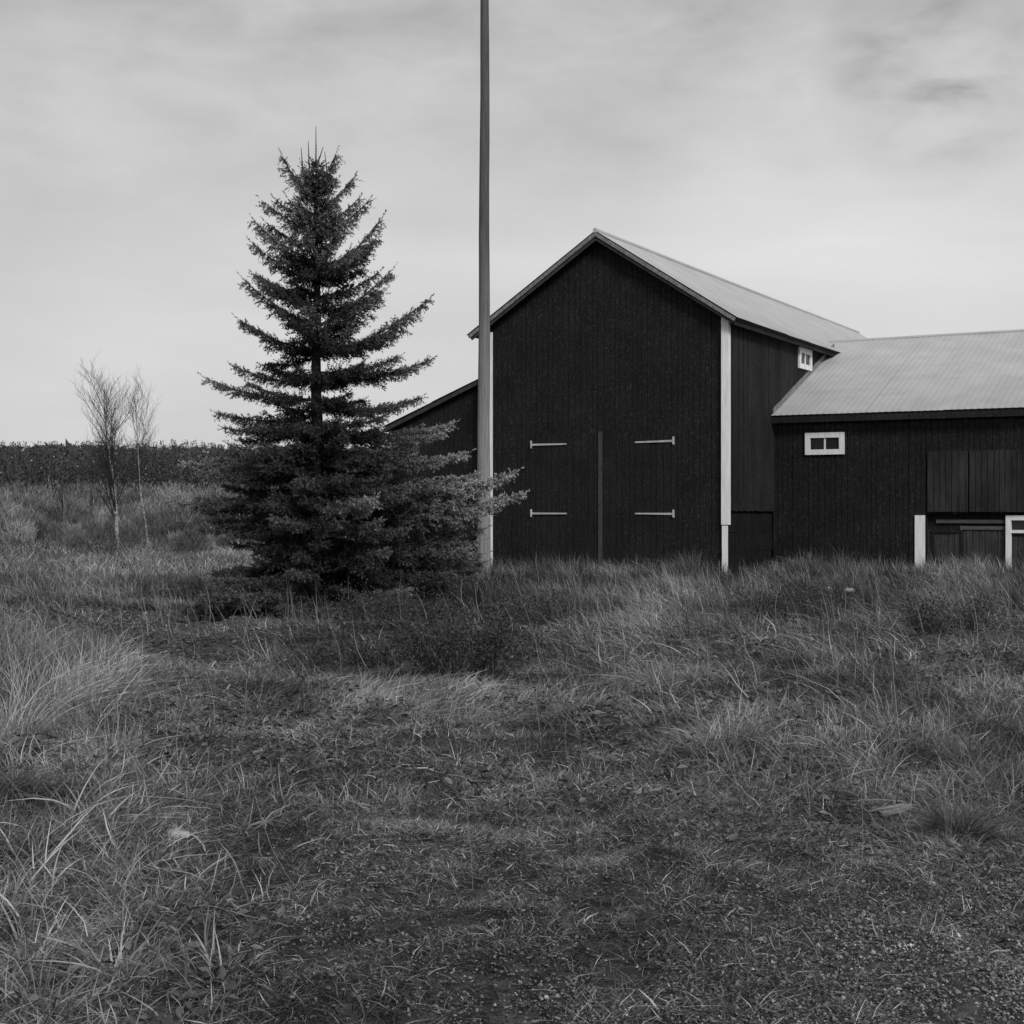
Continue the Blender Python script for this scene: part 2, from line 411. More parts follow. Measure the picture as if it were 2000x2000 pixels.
# corrugated roofs: rows of overlapping sheets
def roof_sheets(bm, p0, along, La, up, Ls, nrm, row=1.05, period=.15, amp=.004, sag=0, seed=0):
    p0, along, up, nrm = map(Vector, (p0, along, up, nrm)); na = int(La/period*4); rr = random.Random(seed)
    rows = max(1, round(Ls/row)); rl = Ls/rows
    for r_ in range(rows):
        s0 = r_*rl - (.06 if r_ else 0); s1 = (r_+1)*rl
        prev = None; jit = 0
        for i in range(na+1):
            if i % 24 == 0: jit = rr.uniform(-.006, .012); lift = rr.uniform(0, .016)
            a = La*i/na; w = amp*math.sin(2*math.pi*a/period)
            sg = -sag*math.sin(math.pi*min(1, a/La*1.3))*(1-(r_+.5)/rows*.5)
            q0 = p0+along*a+up*(s0+jit)+nrm*(w+.019+lift*.5)+Vector((0, 0, sg)); q1 = p0+along*a+up*s1+nrm*(w+.010+lift*.5)+Vector((0, 0, sg))
            cur = (bm.verts.new(q0), bm.verts.new(q1), bm.verts.new(q0-nrm*.004), bm.verts.new(q1-nrm*.004))
            if prev:
                for (u_, v_) in (((0, 1), 0), ((3, 2), 0), ((2, 0), 0)):
                    a_, b2 = u_; fc = bm.faces.new([prev[a_], cur[a_], cur[b2], prev[b2]]); fc.smooth = True
            else: bm.faces.new([cur[0], cur[1], cur[3], cur[2]])
            prev = cur
        bm.faces.new([prev[0], prev[2], prev[3], prev[1]])
def mk_roof(fn, label):
    bm = bmesh.new(); fn(bm); me = bpy.data.meshes.new('roof'); bm.to_mesh(me); bm.free()
    o = link('roof', me, [M['roof'], M['deck']], barn); o['label'] = label; return o
hw = EO-XR; sl = math.hypot(hw, RZ-EZ); upR = Vector((-hw, 0, RZ-EZ))/sl; upL = Vector((hw, 0, RZ-EZ))/sl
nR = Vector((RZ-EZ, 0, hw))/sl; nL = Vector((-(RZ-EZ), 0, hw))/sl
YF = -.27
def f(bm):
    roof_sheets(bm, (EO, YF, EZ), (0, 1, 0), BL+.5, upR, sl, nR, row=9, sag=.03, seed=1)
    roof_sheets(bm, (XR-hw, YF, EZ), (0, 1, 0), BL+.5, upL, sl, nL, row=9, seed=2)
    tube(bm, [(XR, YF-.01, RZ+.02), (XR, BL*.5, RZ+.01), (XR, BL+.2, RZ+.02)], [.06, .06, .06], 8)
    for (x0, n_, u_) in ((EO, nR, upR), (XR-hw, nL, upL)):
        a = Vector((x0, YF+.03, EZ)) + u_*.05 - n_*.012; b2 = Vector((XR, YF+.03, RZ)) - Vector((0, 0, .016))
        prism(bm, [a, b2, b2-Vector((0, 0, .06)), a-n_*.045], (0, BL+.4, 0), 1)
mk_roof(f, 'steep pale corrugated roof of the tall barn')
# rake boards on gable edge
for (x0, n_, u_, lb) in ((EO, nR, upR, 'right'), (XR-hw, nL, upL, 'left')):
    bm = bmesh.new(); a = Vector((x0, YF+.005, EZ)) + u_*.03 - n_*.01; b2 = Vector((XR, YF+.005, RZ-.012))
    prism(bm, [a, b2, b2-Vector((0, 0, .10)), a-n_*.08], (0, .024, 0))
    a = a-n_*.105; b2 = b2-Vector((0, 0, .13))
    o = from_bm('rake_board', bm, M['rake'], barn); o['label'] = 'weathered %s rake board of the gable' % lb
    bm = bmesh.new(); s = .05
    a = Vector((x0, YF+.04, EZ)) + u_*.05 - n_*.07; b2 = Vector((XR, YF+.04, RZ-.10))
    prism(bm, [a, b2, b2-Vector((0, 0, .11)), a-n_*.09], (0, .02, 0)); from_bm('rake_trim', bm, M['deck'], barn)
# exposed rafter fascia of main eave
def f(bm):
    box(bm, EO-.10, EO-.075, YF+.06, 12, EZ-.14, EZ-.03)
    y = YF+.5
    while y < 12:
        prism(bm, [(EO-.11, y, EZ-.05), (0.03, y, EZ+.12), (0.03, y, EZ+.0), (EO-.11, y, EZ-.15)], (0, .07, 0)); y += .75
wallpart('fascia', M['side'], f, 'dark fascia under the main eave')
wsl = math.hypot(WR-2.95, WRZ-WE); upW = Vector((0, WR-2.95, WRZ-WE))/wsl; nW = Vector((0, -(WRZ-WE), WR-2.95))/wsl
upB = Vector((0, -(WR-2.95), WRZ-WE))/wsl; nB = Vector((0, WRZ-WE, WR-2.95))/wsl
def f(bm):
    roof_sheets(bm, (-.35, 2.95, WE), (1, 0, 0), 16.6, upW, wsl, nW, row=7, seed=3)
    roof_sheets(bm, (-.35, 2*WR-2.95, WE), (1, 0, 0), 16.6, upB, wsl, nB, row=7, seed=4)
    tube(bm, [(-.3, WR, WRZ+.01), (8, WR, WRZ+.03), (16.2, WR, WRZ+.02)], [.05, .05, .05], 8)
    for (y0, n_, u_) in ((2.95, nW, upW), (2*WR-2.95, nB, upB)):
        a = Vector((0.06, y0, WE)) + u_*.04 - n_*.012; b2 = Vector((0.06, WR, WRZ-.016))
        prism(bm, [a, b2, b2-Vector((0, 0, .05)), a-n_*.04], (16, 0, 0), 1)
mk_roof(f, 'long low pale metal roof of the wing')
# flashing between side wall and wing roof
bm = bmesh.new()
a = Vector((.03, 3.05, WE+.05)); b2 = Vector((.03, 8.2, wing_z(8.2)+.03))
prism(bm, [a, b2, b2+Vector((0, 0, .14)), a+Vector((0, 0, .14))], (.03, 0, 0)); from_bm('flashing', bm, M['rake'], barn)
# lean-to on the left
lsl = math.hypot(3.1, 3.1*LSL); upX = Vector((1, 0, LSL)).normalized(); nX = Vector((-LSL, 0, 1)).normalized()
def f(bm):
    LZ = lean_z(LX-.2)
    roof_sheets(bm, (LX-.2, .12, LZ), (0, 1, 0), 14, upX, lsl, nX, row=1.4, seed=5)
    a = Vector((LX-.15, .15, LZ-.01)); b2 = Vector((-BW-.02, .15, lean_z(-BW)-.015))
    prism(bm, [a, b2, b2-Vector((0, 0, .10)), a-Vector((0, 0, .10))], (0, 13.8, 0), 1)
mk_roof(f, 'low roof of the lean-to on the left side')
def f(bm):
    box(bm, LX+.04, -BW, .36, 14, G0, 3.4)
    cladding(bm, 'x', .358, -1, LX, -BW, lambda x: G0, lambda x: lean_z(x)-.13, seed=12)
wallpart('wall', M['wall'], f, 'end wall of the lean-to behind the spruce')

# ------------------------------------------------------------------ pole
bm = bmesh.new(); px_, py_ = -.585, 30.0; gp = gz(px_, py_)
pts, rs = [], []
for i in range(15):
    z = gp-.3 + i*(13.3/14); tt = i/14
    pts.append((.03*tt+.006*math.sin(i*1.3), .004*math.sin(i*2.1), z)); rs.append(.141-.058*tt+.0015*math.sin(i*2.7))
tube(bm, pts, rs, 20)
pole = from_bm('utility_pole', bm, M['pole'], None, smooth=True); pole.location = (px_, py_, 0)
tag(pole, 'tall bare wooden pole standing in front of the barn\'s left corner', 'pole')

# ------------------------------------------------------------------ spruce
SX, SY = -3.19, 24.0
def s_pt(px, py, depth=0): # photo point -> offset from trunk foot
    d = SY+depth; return Vector(((px-1000)/F*d-SX, depth, EYE+(998-py)/F*d))
def needles_mesh(name, A, B, dens, ln, wd, tone_lo, tone_hi, seed):
    """A,B (n,3): shoots; needles set round each shoot as slim triangles"""
    g = np.random.default_rng(seed)
    Ls = np.linalg.norm(B-A, axis=1); k = np.maximum(2, (Ls*dens*g.uniform(.8, 1.2, len(Ls))).astype(int))
    idx = np.repeat(np.arange(len(A)), k); n = len(idx); t_ = g.random(n)
    D = (B-A)[idx]/np.maximum(Ls[idx, None], 1e-6)
    P = A[idx]+(B-A)[idx]*t_[:, None]
    r = g.normal(size=(n, 3)); r -= D*np.sum(r*D, 1, keepdims=True); r /= np.linalg.norm(r, axis=1, keepdims=True)+1e-9
    r[:, 2] += .25
    d = r*.8+D*g.uniform(.35, .9, n)[:, None]; d /= np.linalg.norm(d, axis=1, keepdims=True)
    l = ln*g.uniform(.7, 1.25, n)[:, None]
    s = np.cross(d, g.normal(size=(n, 3))); s /= np.linalg.norm(s, axis=1, keepdims=True)+1e-9
    V = np.empty((n, 3, 3)); V[:, 0] = P-s*wd/2; V[:, 1] = P+s*wd/2; V[:, 2] = P+d*l
    ro = np.hypot(B[:, 0], B[:, 1]); tipf = np.clip(ro/np.maximum(.3, (7.2-B[:, 2])*.42), 0, 1.2)**3  # sunlit look of the outer tips, painted into the needle tone
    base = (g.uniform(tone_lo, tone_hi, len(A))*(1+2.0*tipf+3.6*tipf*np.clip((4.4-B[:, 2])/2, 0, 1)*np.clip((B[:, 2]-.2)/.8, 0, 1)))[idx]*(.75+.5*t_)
    return fast_mesh(name, V.reshape(-1, 3), np.arange(n*3).reshape(n, 3), np.repeat(base, 3))
def build_spruce():
    rr = random.Random(21)
    root = empty('spruce_tree', (SX, SY, gz(SX, SY)))
    tag(root, 'dense dark spruce with upturned branches, left of the pole', 'tree')
    top = s_pt(617, 318)
    # trunk
    bm = bmesh.new(); pts = [Vector((0, 0, -.3)) + (top-Vector((0, 0, -.3)))*(i/12) + Vector((.015*math.sin(i*1.7), 0, 0)) for i in range(13)]
    tube(bm, pts, [.13*(1-i/12)**.8+.012 for i in range(13)], 9)
    def trunk_at(z):
        f_ = max(0, min(1, (z+.3)/(top.z+.3))); return Vector((0, 0, -.3)) + (top-Vector((0, 0, -.3)))*f_
    branches = []  # (base, tip, kind)
    # outlines seen in the photograph: tip, height on the trunk where the branch leaves
    sil = [ # tipx, tipy, basey
     (552, 311, 400), (656, 305, 370), (690, 351, 420), (512, 397, 455), (540, 395, 440), (719, 397, 470), (700, 392, 450),
     (497, 435, 530), (492, 478, 555), (746, 429, 560), (735, 470, 545), (494, 538, 585), (473, 547, 640), (766, 530, 640), (740, 535, 590),
     (465, 627, 690), (490, 640, 700), (838, 589, 700), (800, 625, 695), (770, 660, 690),
     (512, 716, 700), (455, 718, 750), (400, 742, 785), (843, 706, 740), (815, 722, 735), (780, 700, 730), (820, 780, 800),
     (423, 811, 815), (440, 840, 830), (465, 865, 835), (790, 790, 800), (888, 829, 845), (870, 850, 850), (750, 850, 840),
     (362, 909, 885), (400, 900, 870), (440, 935, 900), (917, 887, 895), (860, 900, 890), (1010, 924, 960), (1022, 968, 985), (960, 940, 950),
     (341, 986, 940), (380, 1000, 960), (387, 1040, 985), (430, 1020, 990), (946, 1036, 1015), (900, 1000, 980), (960, 1000, 990), (940, 1060, 1030), (950, 1100, 1060), (938, 1015, 990), (955, 960, 950), (930, 930, 930), (995, 935, 960), (985, 985, 985), (948, 1085, 1050), (935, 1130, 1090),
     (460, 1069, 1040), (420, 1120, 1085), (500, 1110, 1080), (920, 1075, 1060), (860, 1090, 1080), (930, 1120, 1090),
     (350, 1218, 1135), (352, 1212, 1130), (385, 1205, 1130), (400, 1190, 1120), (420, 1160, 1100), (450, 1185, 1120), (480, 1205, 1140), (430, 1200, 1130), (410, 1125, 1085), (560, 1215, 1150), (640, 1220, 1150), (720, 1210, 1150), (520, 1190, 1140), (800, 1180, 1130), (870, 1150, 1120)]
    for (tx, ty, by) in sil:
        dp = rr.uniform(-.55, .55) if abs(tx-618) > 60 else rr.uniform(-.3, .3)
        if tx > 950: dp = -.35
        if ty > 1150: dp = -rr.uniform(2.2, 2.9); ty -= 24
        tip = s_pt(tx, ty, dp); base = trunk_at(s_pt(618, by).z); branches.append((base, tip))
    prof = [(330, 16, 16), (400, 62, 55), (480, 112, 100), (560, 135, 130), (640, 150, 190), (700, 120, 175), (745, 195, 215), (800, 180, 185), (850, 190, 250), (910, 240, 280), (980, 270, 320), (1040, 225, 320), (1110, 215, 300), (1190, 240, 270)]
    whorl = [365, 392, 430, 462, 505, 540, 575, 610, 650, 690, 742, 795, 845, 890, 935, 975, 1015, 1055, 1095, 1135, 1165]
    for by in whorl:
        n_ = 7 if by < 700 else 8 if by < 830 else 14
        for k in range(n_):
            az = 2*math.pi*(k+rr.random()*.9)/n_ + by
            pL = np.interp(by, [p[0] for p in prof], [p[1] for p in prof]); pR = np.interp(by, [p[0] for p in prof], [p[2] for p in prof])
            w = (math.cos(az)+1)/2; rad = (pL*(1-w)+pR*w)/F*SY*rr.uniform(.38, .93)
            if abs(math.sin(az)) > .5: rad *= rr.uniform(.85, 1.1)
            if by in (690, 742, 795) and abs(math.sin(az)) < .55: rad *= .6
            base = trunk_at(s_pt(618, by+rr.uniform(-20, 20)).z)
            up = np.interp(by, [360, 600, 850, 1150], [.75, .38, .06, -.12])*rad + rr.uniform(-.06, .06)
            branches.append((base, base+Vector((math.cos(az)*rad, math.sin(az)*rad, up))))
    A, B = [], []
    def shoot(a, b): A.append(tuple(a)); B.append(tuple(b))
    for (b0, tip) in branches:
        v = tip-b0; ln = v.length; hd = Vector((v.x, v.y, 0)); 
        if hd.length < .05: hd = Vector((1, 0, 0))
        hdir = hd.normalized(); side = Vector((-hdir.y, hdir.x, 0))
        curve = -.13*ln
        def P(t): return b0+v*t+Vector((0, 0, curve*4*t*(1-t)*.5 )) + side*(.04*math.sin(t*5+ln*9))*ln*.3
        n_ = max(4, int(ln/.22)); tube(bm, [P(i/n_) for i in range(n_+1)], [max(.004, .028*(ln/2.6)*(1-i/n_)+.005) for i in range(n_+1)], 4, cap=False)
        low = b0.z < 3.2
        # main axis needles on outer part
        st = max(.12, 1-1.6/ln) if ln > 1.8 else .10
        m_ = max(4, int(ln*(1-st)/.09))
        for i in range(m_):
            t0 = st+(1-st)*i/m_; t1 = st+(1-st)*(i+1.05)/m_; shoot(P(min(t0, 1)), P(min(t1, 1.0)))
        # leading bare spike of new growth
        e = (P(1)-P(.93)).normalized(); shoot(P(1), P(1)+e*.12+Vector((0, 0, .03)))
        t_ = st; ph = rr.uniform(0, 6.3)
        while t_ < .985:
            for s in (-1, 1):
                if math.sin(t_*ln*13+ph+s) < -.45 and rr.random() < .7: continue
                l1 = (min(.60, .12+.50*(1-t_)*ln*.62))*rr.uniform(.65, 1.2)
                if t_ < .3 and ln > 1.2: l1 *= .75
                p = P(t_); d = (hdir*rr.uniform(.5, .9)+side*s*rr.uniform(.5, 1)+Vector((0, 0, rr.uniform(-.45, .30)))).normalized()
                q = p
                seg = max(2, int(l1/.09))
                for j in range(seg):
                    d2 = (d + Vector((rr.uniform(-.2, .2), rr.uniform(-.2, .2), rr.uniform(-.15, .2)))).normalized()
                    q2 = q+d2*(l1/seg); shoot(q, q2)
                    for s2 in (-1, 1, 0):
                        if rr.random() < .22: continue
                        d3 = (d2*.75+d2.cross(Vector((0, 0, 1)))*s2*.8+Vector((0, 0, rr.uniform(-1.2, .5)))).normalized()
                        shoot(q, q+d3*rr.uniform(.06, .14)*(1.2-j/seg*.4))
                    q = q2
            # shoots standing up and hanging along the branch itself
            for k_ in range(5):
                d3 = (hdir*rr.uniform(.2, .8)+side*rr.uniform(-.9, .9)+Vector((0, 0, rr.uniform(-1.1, 1.0)))).normalized(); w_ = rr.uniform(.08, .21)*(1.2-.8*t_)*min(1, .45+ln*.4)
                shoot(P(t_), P(t_)+d3*w_)
            t_ += rr.uniform(.05, .085)/ln
    # top leader spikes and dense head
    for (tx, ty, bx, by) in ((617, 250, 617, 330), (602, 279, 604, 335), (588, 292, 592, 345), (631, 291, 620, 325), (655, 307, 648, 340), (634, 300, 640, 350), (553, 311, 572, 350)):
        a = s_pt(bx, by); b = s_pt(tx, ty)
        tube(bm, [a, (a+b)/2, b], [.012, .009, .005], 5)
        for i in range(5): shoot(a+(b-a)*i/10, a+(b-a)*(i+1)/10)
    for i in range(420):
        by = rr.uniform(325, 480); w = np.interp(by, [325, 350, 400, 480], [8, 25, 36, 55]); 
        p = s_pt(618+rr.uniform(-w, w), by, rr.uniform(-.35, .35)*w/40)
        shoot(p, p+Vector((rr.uniform(-1, 1), rr.uniform(-1, 1), rr.uniform(.2, 1.2))).normalized()*rr.uniform(.08, .17))
    from_bm('trunk', bm, M['bark'], root)
    A = np.array(A); B = np.array(B)
    print('spruce shoots', len(A), 'len', np.linalg.norm(B-A, axis=1).sum())
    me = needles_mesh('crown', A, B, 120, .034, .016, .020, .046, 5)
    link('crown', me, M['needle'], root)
build_spruce()

# ------------------------------------------------------------------ bare birches
def birch(name, X, Y, H, label, seed, r0=.07, spread=.35, stems=1, dens=1.0, grp='bare birches in the field', trunk_h=.45):
    rr = random.Random(seed); root = empty(name, (X, Y, gz(X, Y))); tag(root, label, 'tree', grp)
    bt = bmesh.new(); bc = bmesh.new()
    def grow(p, d, ln, r, lvl, bm):
        n_ = 5; pts = [p]; q = p.copy(); dd = d.copy()
        for i in range(n_):
            dd = (dd + Vector((rr.uniform(-.10, .10), rr.uniform(-.10, .10), .06 if lvl < 3 else .02))).normalized(); q = q+dd*ln/n_; pts.append(q.copy())
        tube(bm, pts, [r*(1-i/n_*.75) for i in range(n_+1)], 5 if lvl < 2 else 3, cap=False)
        if lvl >= 3: return
        kk = int([26, 9, 5][lvl]*dens)
        for i in range(kk):
            t = trunk_h+(1-trunk_h)*(i+rr.random()*.6)/kk if lvl == 0 else .15+.8*(i+rr.random()*.5)/kk
            j = min(n_-1, int(t*n_)); pp = pts[j].lerp(pts[j+1], t*n_-j)
            az = rr.uniform(0, 2*math.pi); o = Vector((math.cos(az), math.sin(az), 0))
            nd = (dd*rr.uniform(.9, 1.5)+o*rr.uniform(.5, .9)*(1 if lvl else spread*2.2)).normalized()
            grow(pp, nd, ln*rr.uniform(.26, .50)*(1.2-t*.6 if lvl == 0 else 1.25), max(.0045, r*(1-t*.7)*.42), lvl+1, bc)
    for s in range(stems):
        d = Vector((rr.uniform(-.06, .06)+s*.10, rr.uniform(-.05, .05), 1)).normalized()
        grow(Vector((s*.25, 0, -.1)), d, H*(1-.12*s), r0*(1-.2*s), 0, bt)
    from_bm('trunk', bt, M['birch'], root); from_bm('crown', bc, M['twig'], root)
def at(px, py, Y): return ((px-1000)/F*Y, Y)
x, y = at(231, 0, 50); birch('birch_tree', x, y, 5.2, 'bare white-trunked birch, bushy and nearer one of the two rising above the forest line', 3, .07, .40, 1, 1.15, trunk_h=.22)
x, y = at(289, 0, 62); birch('birch_tree', x, y, 6.0, 'thin faint birch just right of the bushy white-trunked one', 8, .045, .34, 1, .8, trunk_h=.45)
for i, (px, Y, H, lb) in enumerate(((128, 75, 2.6, 'small pale birch with a forked top near the left edge'), (183, 80, 2.4, 'small pale birch sapling standing between the forked one and the tall bushy birch'),
        (466, 46, 1.9, 'pale sapling trunk seen left of the spruce trunk, the left one of a close pair'), (519, 46, 1.9, 'pale sapling trunk seen through the spruce, the right one of a close pair'), (671, 48, 3.2, 'pale slender trunk showing just right of the spruce trunk'))):
    x, y = at(px, 0, Y); birch('birch_tree', x, y, H, lb, 40+i, .06, .3, 1, .5, 'small pale birches', .5)

# ------------------------------------------------------------------ far forest and thickets (uncountable)
def build_forest():
    g = np.random.default_rng(3); Vs, Ts = [], []
    k = 0
    for row, Y in enumerate((405, 412, 420, 430, 442)):
        X = -250
        while X < 220:
            X += g.uniform(1.6, 3.6)
            H = (g.uniform(18.6, 20.9) + .7*math.sin(X*.043) + .5*math.sin(X*.13+row))*(Y/408)
            y0 = Y+g.uniform(-3, 3); w = g.uniform(2.4, 3.8)
            n = 420; u = g.random(n); z = H*(.02+.98*u); rad = w*(1-u)**.6*(.6+.4*np.sin(u*38+k)**2)+.25
            az = g.random(n)*6.283; c = np.stack([X+np.cos(az)*rad*.7, y0+np.sin(az)*rad*.7, z], -1)
            d = np.stack([np.cos(az)*1.0, np.sin(az)*1.0, g.uniform(-.5, .6, n)], -1)*(.25+.35*(1-u))[:, None]
            s = g.normal(size=(n, 3))*(.18+.30*(1-u))[:, None]
            Vs.append(np.stack([c-s, c+s, c+d], 1)); Ts.append(np.full(n*3, g.uniform(.085, .10))); k += 1
    n = 60000; X = g.uniform(-250, 225, n); z = g.random(n)*(19.6+2.2*fbm(X*.05, X*0, 5, 4)+.8*vnoise(X*.45, X*0, 8)); y0 = g.uniform(445, 452, n); c = np.stack([X, y0, z], -1)
    Vs.append(np.stack([c+g.normal(size=(n, 3))*(1.1, .6, .7), c+g.normal(size=(n, 3))*(1.1, .6, .7), c+g.normal(size=(n, 3))*(1.1, .6, .7)], 1)); Ts.append(np.full(n*3, .085))
    V = np.concatenate(Vs).reshape(-1, 3); T = np.concatenate(Ts)
    o = link('forest', fast_mesh('forest', V, np.arange(len(V)).reshape(-1, 3), T), M['forest'])
    tag(o, 'dark conifer forest along the horizon behind the field', 'forest', kind='stuff')
build_forest()
def build_thicket():
    g = np.random.default_rng(5); Vs, Ts = [], []
    for i in range(900):
        Y = 50+85*g.random()**.8; X = g.uniform(-.50, .02)*Y
        if abs(X/Y+.274) < .012 and Y < 60: continue
        if Y < 66 and g.random() < .62: continue
        H = g.uniform(.5, 1.3)+max(0, (Y-60))/70*4.2*g.uniform(.5, 1.1); w = H*g.uniform(.4, .8); n = 520
        a = g.random(n)*6.283; u = g.random(n); r0 = w*.62*np.sqrt(g.random(n))
        c0 = np.stack([X+np.cos(a)*r0, Y+np.sin(a)*r0, H*u*(.85-.25*(r0/w)**2*2)], -1)
        d = np.stack([np.cos(a)*.12, np.sin(a)*.12, g.uniform(.05, .30, n)], -1)*(1+H*.15)+g.normal(size=(n, 3))*.11
        s = np.stack([np.ones(n), np.zeros(n), g.normal(size=n)*.3], -1)*g.uniform(.008, .028, n)[:, None]
        Vs.append(np.stack([c0-s, c0+s, c0+d], 1)); Ts.append(np.repeat(g.uniform(.7, 1.3, n)*g.choice([.06, .10, .17, .27], p=[.3, .2, .25, .25]), 3))
    for (px, Y, H, w) in ((195, 49.3, .9, 1.2), (240, 51.5, 1.0, 1.4), (275, 60, 1.5, 1.8), (320, 63, 1.7, 2.0), (150, 58, 1.2, 1.8), (60, 47, .8, 2.2), (360, 50, .7, 1.8)):
        X = (px-1000)/F*Y; n = 700; a = g.random(n)*6.283; r0 = w*.6*np.sqrt(g.random(n))
        c0 = np.stack([X+np.cos(a)*r0, Y+np.sin(a)*r0, H*g.random(n)*.85], -1); d = np.stack([np.cos(a)*.1, np.sin(a)*.1, g.uniform(.05, .3, n)], -1)+g.normal(size=(n, 3))*.1
        s = np.stack([np.ones(n), np.zeros(n), g.normal(size=n)*.3], -1)*g.uniform(.005, .015, n)[:, None]
        Vs.append(np.stack([c0-s, c0+s, c0+d], 1)); Ts.append(np.repeat(g.uniform(.04, .12, n), 3))
    V = np.concatenate(Vs).reshape(-1, 3)
    V[:, 2] += ground_z(V[:, 0], V[:, 1]); T = np.concatenate(Ts)
    o = link('thicket', fast_mesh('thicket', V, np.arange(len(V)).reshape(-1, 3), T), M['forest'])
    tag(o, 'leafless brushwood thickets between the field and the forest', 'brushwood', kind='stuff')
build_thicket()

# ------------------------------------------------------------------ grass
# patches of the meadow: (px, py, rx, ry, tone factor change, length factor change) in photograph terms, fixed on the ground; dark ones by the spruce paint in its shadow and brambles
PATCH = [(110, 1370, 150, 60, 1.3, .4), (480, 1330, 90, 70, .35, .3), (900, 1376, 330, 15, 1.3, -.35), (420, 1200, 190, 50, .3, -.8), (1330, 1170, 90, 40, .6, .3), (1250, 1260, 110, 90, .45, .1),
         (1700, 1500, 260, 65, .65, .5), (1900, 1180, 70, 45, .6, .2), (1450, 1480, 120, 50, .4, .3), (1950, 1430, 90, 130, .4, .2), (900, 1290, 95, 60, -.65, -.2), (660, 1285, 90, 40, -.5, 0),
         (1500, 1590, 200, 50, -.35, -.3), (800, 1200, 260, 60, -.3, .1), (1560, 1190, 170, 50, -.25, .1), (500, 1230, 200, 40, -.1, -.1), (1080, 1345, 80, 16, -.65, -.5), (1450, 1365, 140, 16, -.5, -.4), (1240, 1445, 120, 14, -.4, -.3), (1650, 1330, 120, 16, -.4, -.3), (1330, 1275, 60, 16, -.4, -.3), (1560, 1450, 40, 25, -.5, -.4), (1760, 1530, 60, 18, -.5, -.5), (560, 1450, 120, 12, -.35, -.3), (330, 1260, 190, 50, -.1, -.6), (470, 1450, 170, 90, 0, -.5), (650, 1900, 200, 150, -.1, -.3), (100, 1560, 260, 260, .25, .3),
         (380, 1180, 260, 60, .25, -.2), (900, 1760, 430, 300, -.12, -.5), (1500, 1800, 260, 160, -.1, -.35), (800, 1440, 260, 30, .1, -.4), (700, 1160, 330, 70, -.45, 0), (1000, 1150, 120, 50, -.3, 0), (840, 1530, 90, 20, -.3, 0), (1750, 1660, 110, 60, .15, .0), (640, 1540, 90, 18, -.3, 0), (1450, 1330, 120, 30, -.3, -.1), (240, 1060, 260, 26, .25, 0)]
def patch_tl(X, Y):
    px, py = to_px(X, Y); dt = np.ones_like(X); dl = np.ones_like(X)
    for (a, b, rx, ry, tt, ll) in PATCH:
        w = np.exp(-((px-a)/rx)**2-((py-b)/ry)**2); dt = dt*(1+tt*w); dl = dl*(1+ll*w)
    # ground noise in world space, streaks running across the view
    nz = fbm(X*.9, Y*.55, 31, 4); n2 = fbm(X*3.1, Y*2.2, 57, 3)
    dt = dt*np.clip(1+(nz-.5)*2.6, .3, 2)*np.clip(1+(n2-.5)*2.2, .35, 1.8); dl = dl*(.55+.9*fbm(X*1.3, Y*.9, 77, 3))
    return dt, dl
def blades(P, h, w, az, lean, droop, tone, seg=3, g=RNG, side_rand=1.0):
    """P (n,3) roots; each blade bends towards az; lean/droop in units of its length"""
    n = len(P); t = np.linspace(0, 1, seg+1)[None, :]
    D = np.stack([np.cos(az), np.sin(az)], -1)
    out_ = h[:, None]*(lean[:, None]*t+droop[:, None]*t**2)
    up = h[:, None]*(np.sqrt(np.maximum(.03, 1-lean**2))[:, None]*t-(.55*droop[:, None]**1.0)*t**2)
    wob = g.normal(size=(n, 2))*.05
    Cx = P[:, 0, None]+D[:, 0, None]*out_+wob[:, 0, None]*h[:, None]*np.sin(t*4); Cy = P[:, 1, None]+D[:, 1, None]*out_+wob[:, 1, None]*h[:, None]*np.sin(t*4)
    Cz = P[:, 2, None]+np.maximum(up, .004)
    sa = az+math.pi/2+g.normal(size=n)*.9*side_rand
    S = np.stack([np.cos(sa), np.sin(sa)], -1); W = (w[:, None]*.5)*(1-t**1.6*.92)
    tw = g.normal(size=n)*.4
    V = np.empty((n, seg+1, 2, 3))
    for k, s in enumerate((-1, 1)):
        V[:, :, k, 0] = Cx+s*S[:, 0, None]*W; V[:, :, k, 1] = Cy+s*S[:, 1, None]*W; V[:, :, k, 2] = Cz+s*W*tw[:, None]
    base = (np.arange(n)*(seg+1)*2)[:, None]+(np.arange(seg)*2)[None]
    Fc = np.stack([base, base+1, base+3, base+2], -1).reshape(-1, 4)
    T = np.repeat(tone, (seg+1)*2)*np.tile(np.repeat(.8+.35*t[0], 2), n)
    return V.reshape(-1, 3), Fc, T
def merge(lst):
    Vs, Fs, Ts = [], [], []; o = 0
    for (V, F_, T) in lst: Vs.append(V); Fs.append(F_+o); Ts.append(T); o += len(V)
    return np.concatenate(Vs), np.concatenate(Fs), np.concatenate(Ts)
def sample(n, y0, y1, left=-.46, right=.46, pad=1.0):
    Y = np.sqrt(RNG.uniform(y0*y0, y1*y1, n)); X = RNG.uniform(left, right, n)*Y+RNG.uniform(-pad, pad, n)*.6
    return X, Y
def clear(X, Y):
    """drop what would stand inside the barn"""
    c, s = math.cos(-TH), math.sin(-TH); dx = X-4.85; dy = Y-33.0
    lx = c*dx-s*dy; ly = s*dx+c*dy
    ins = ((lx < 0) & (lx > LX) & (ly > -.05)) | ((lx >= 0) & (ly > WY-.08))
    return ~ins
def gravelly(X, Y):
    px, py = to_px(X, Y)
    return np.clip((px-1850)/120, 0, 1)*np.clip((py-1540)/80, 0, 1)*.6 + np.clip((px-1250)/500, 0, 1)*np.clip((py-1640)/250, 0, 1)*1.35 + np.clip(1-abs(px-1150)/380, 0, 1)*np.clip((py-1880)/120, 0, 1)*.8 + (X > .9)*(Y < 4.6)*.4
parts = []
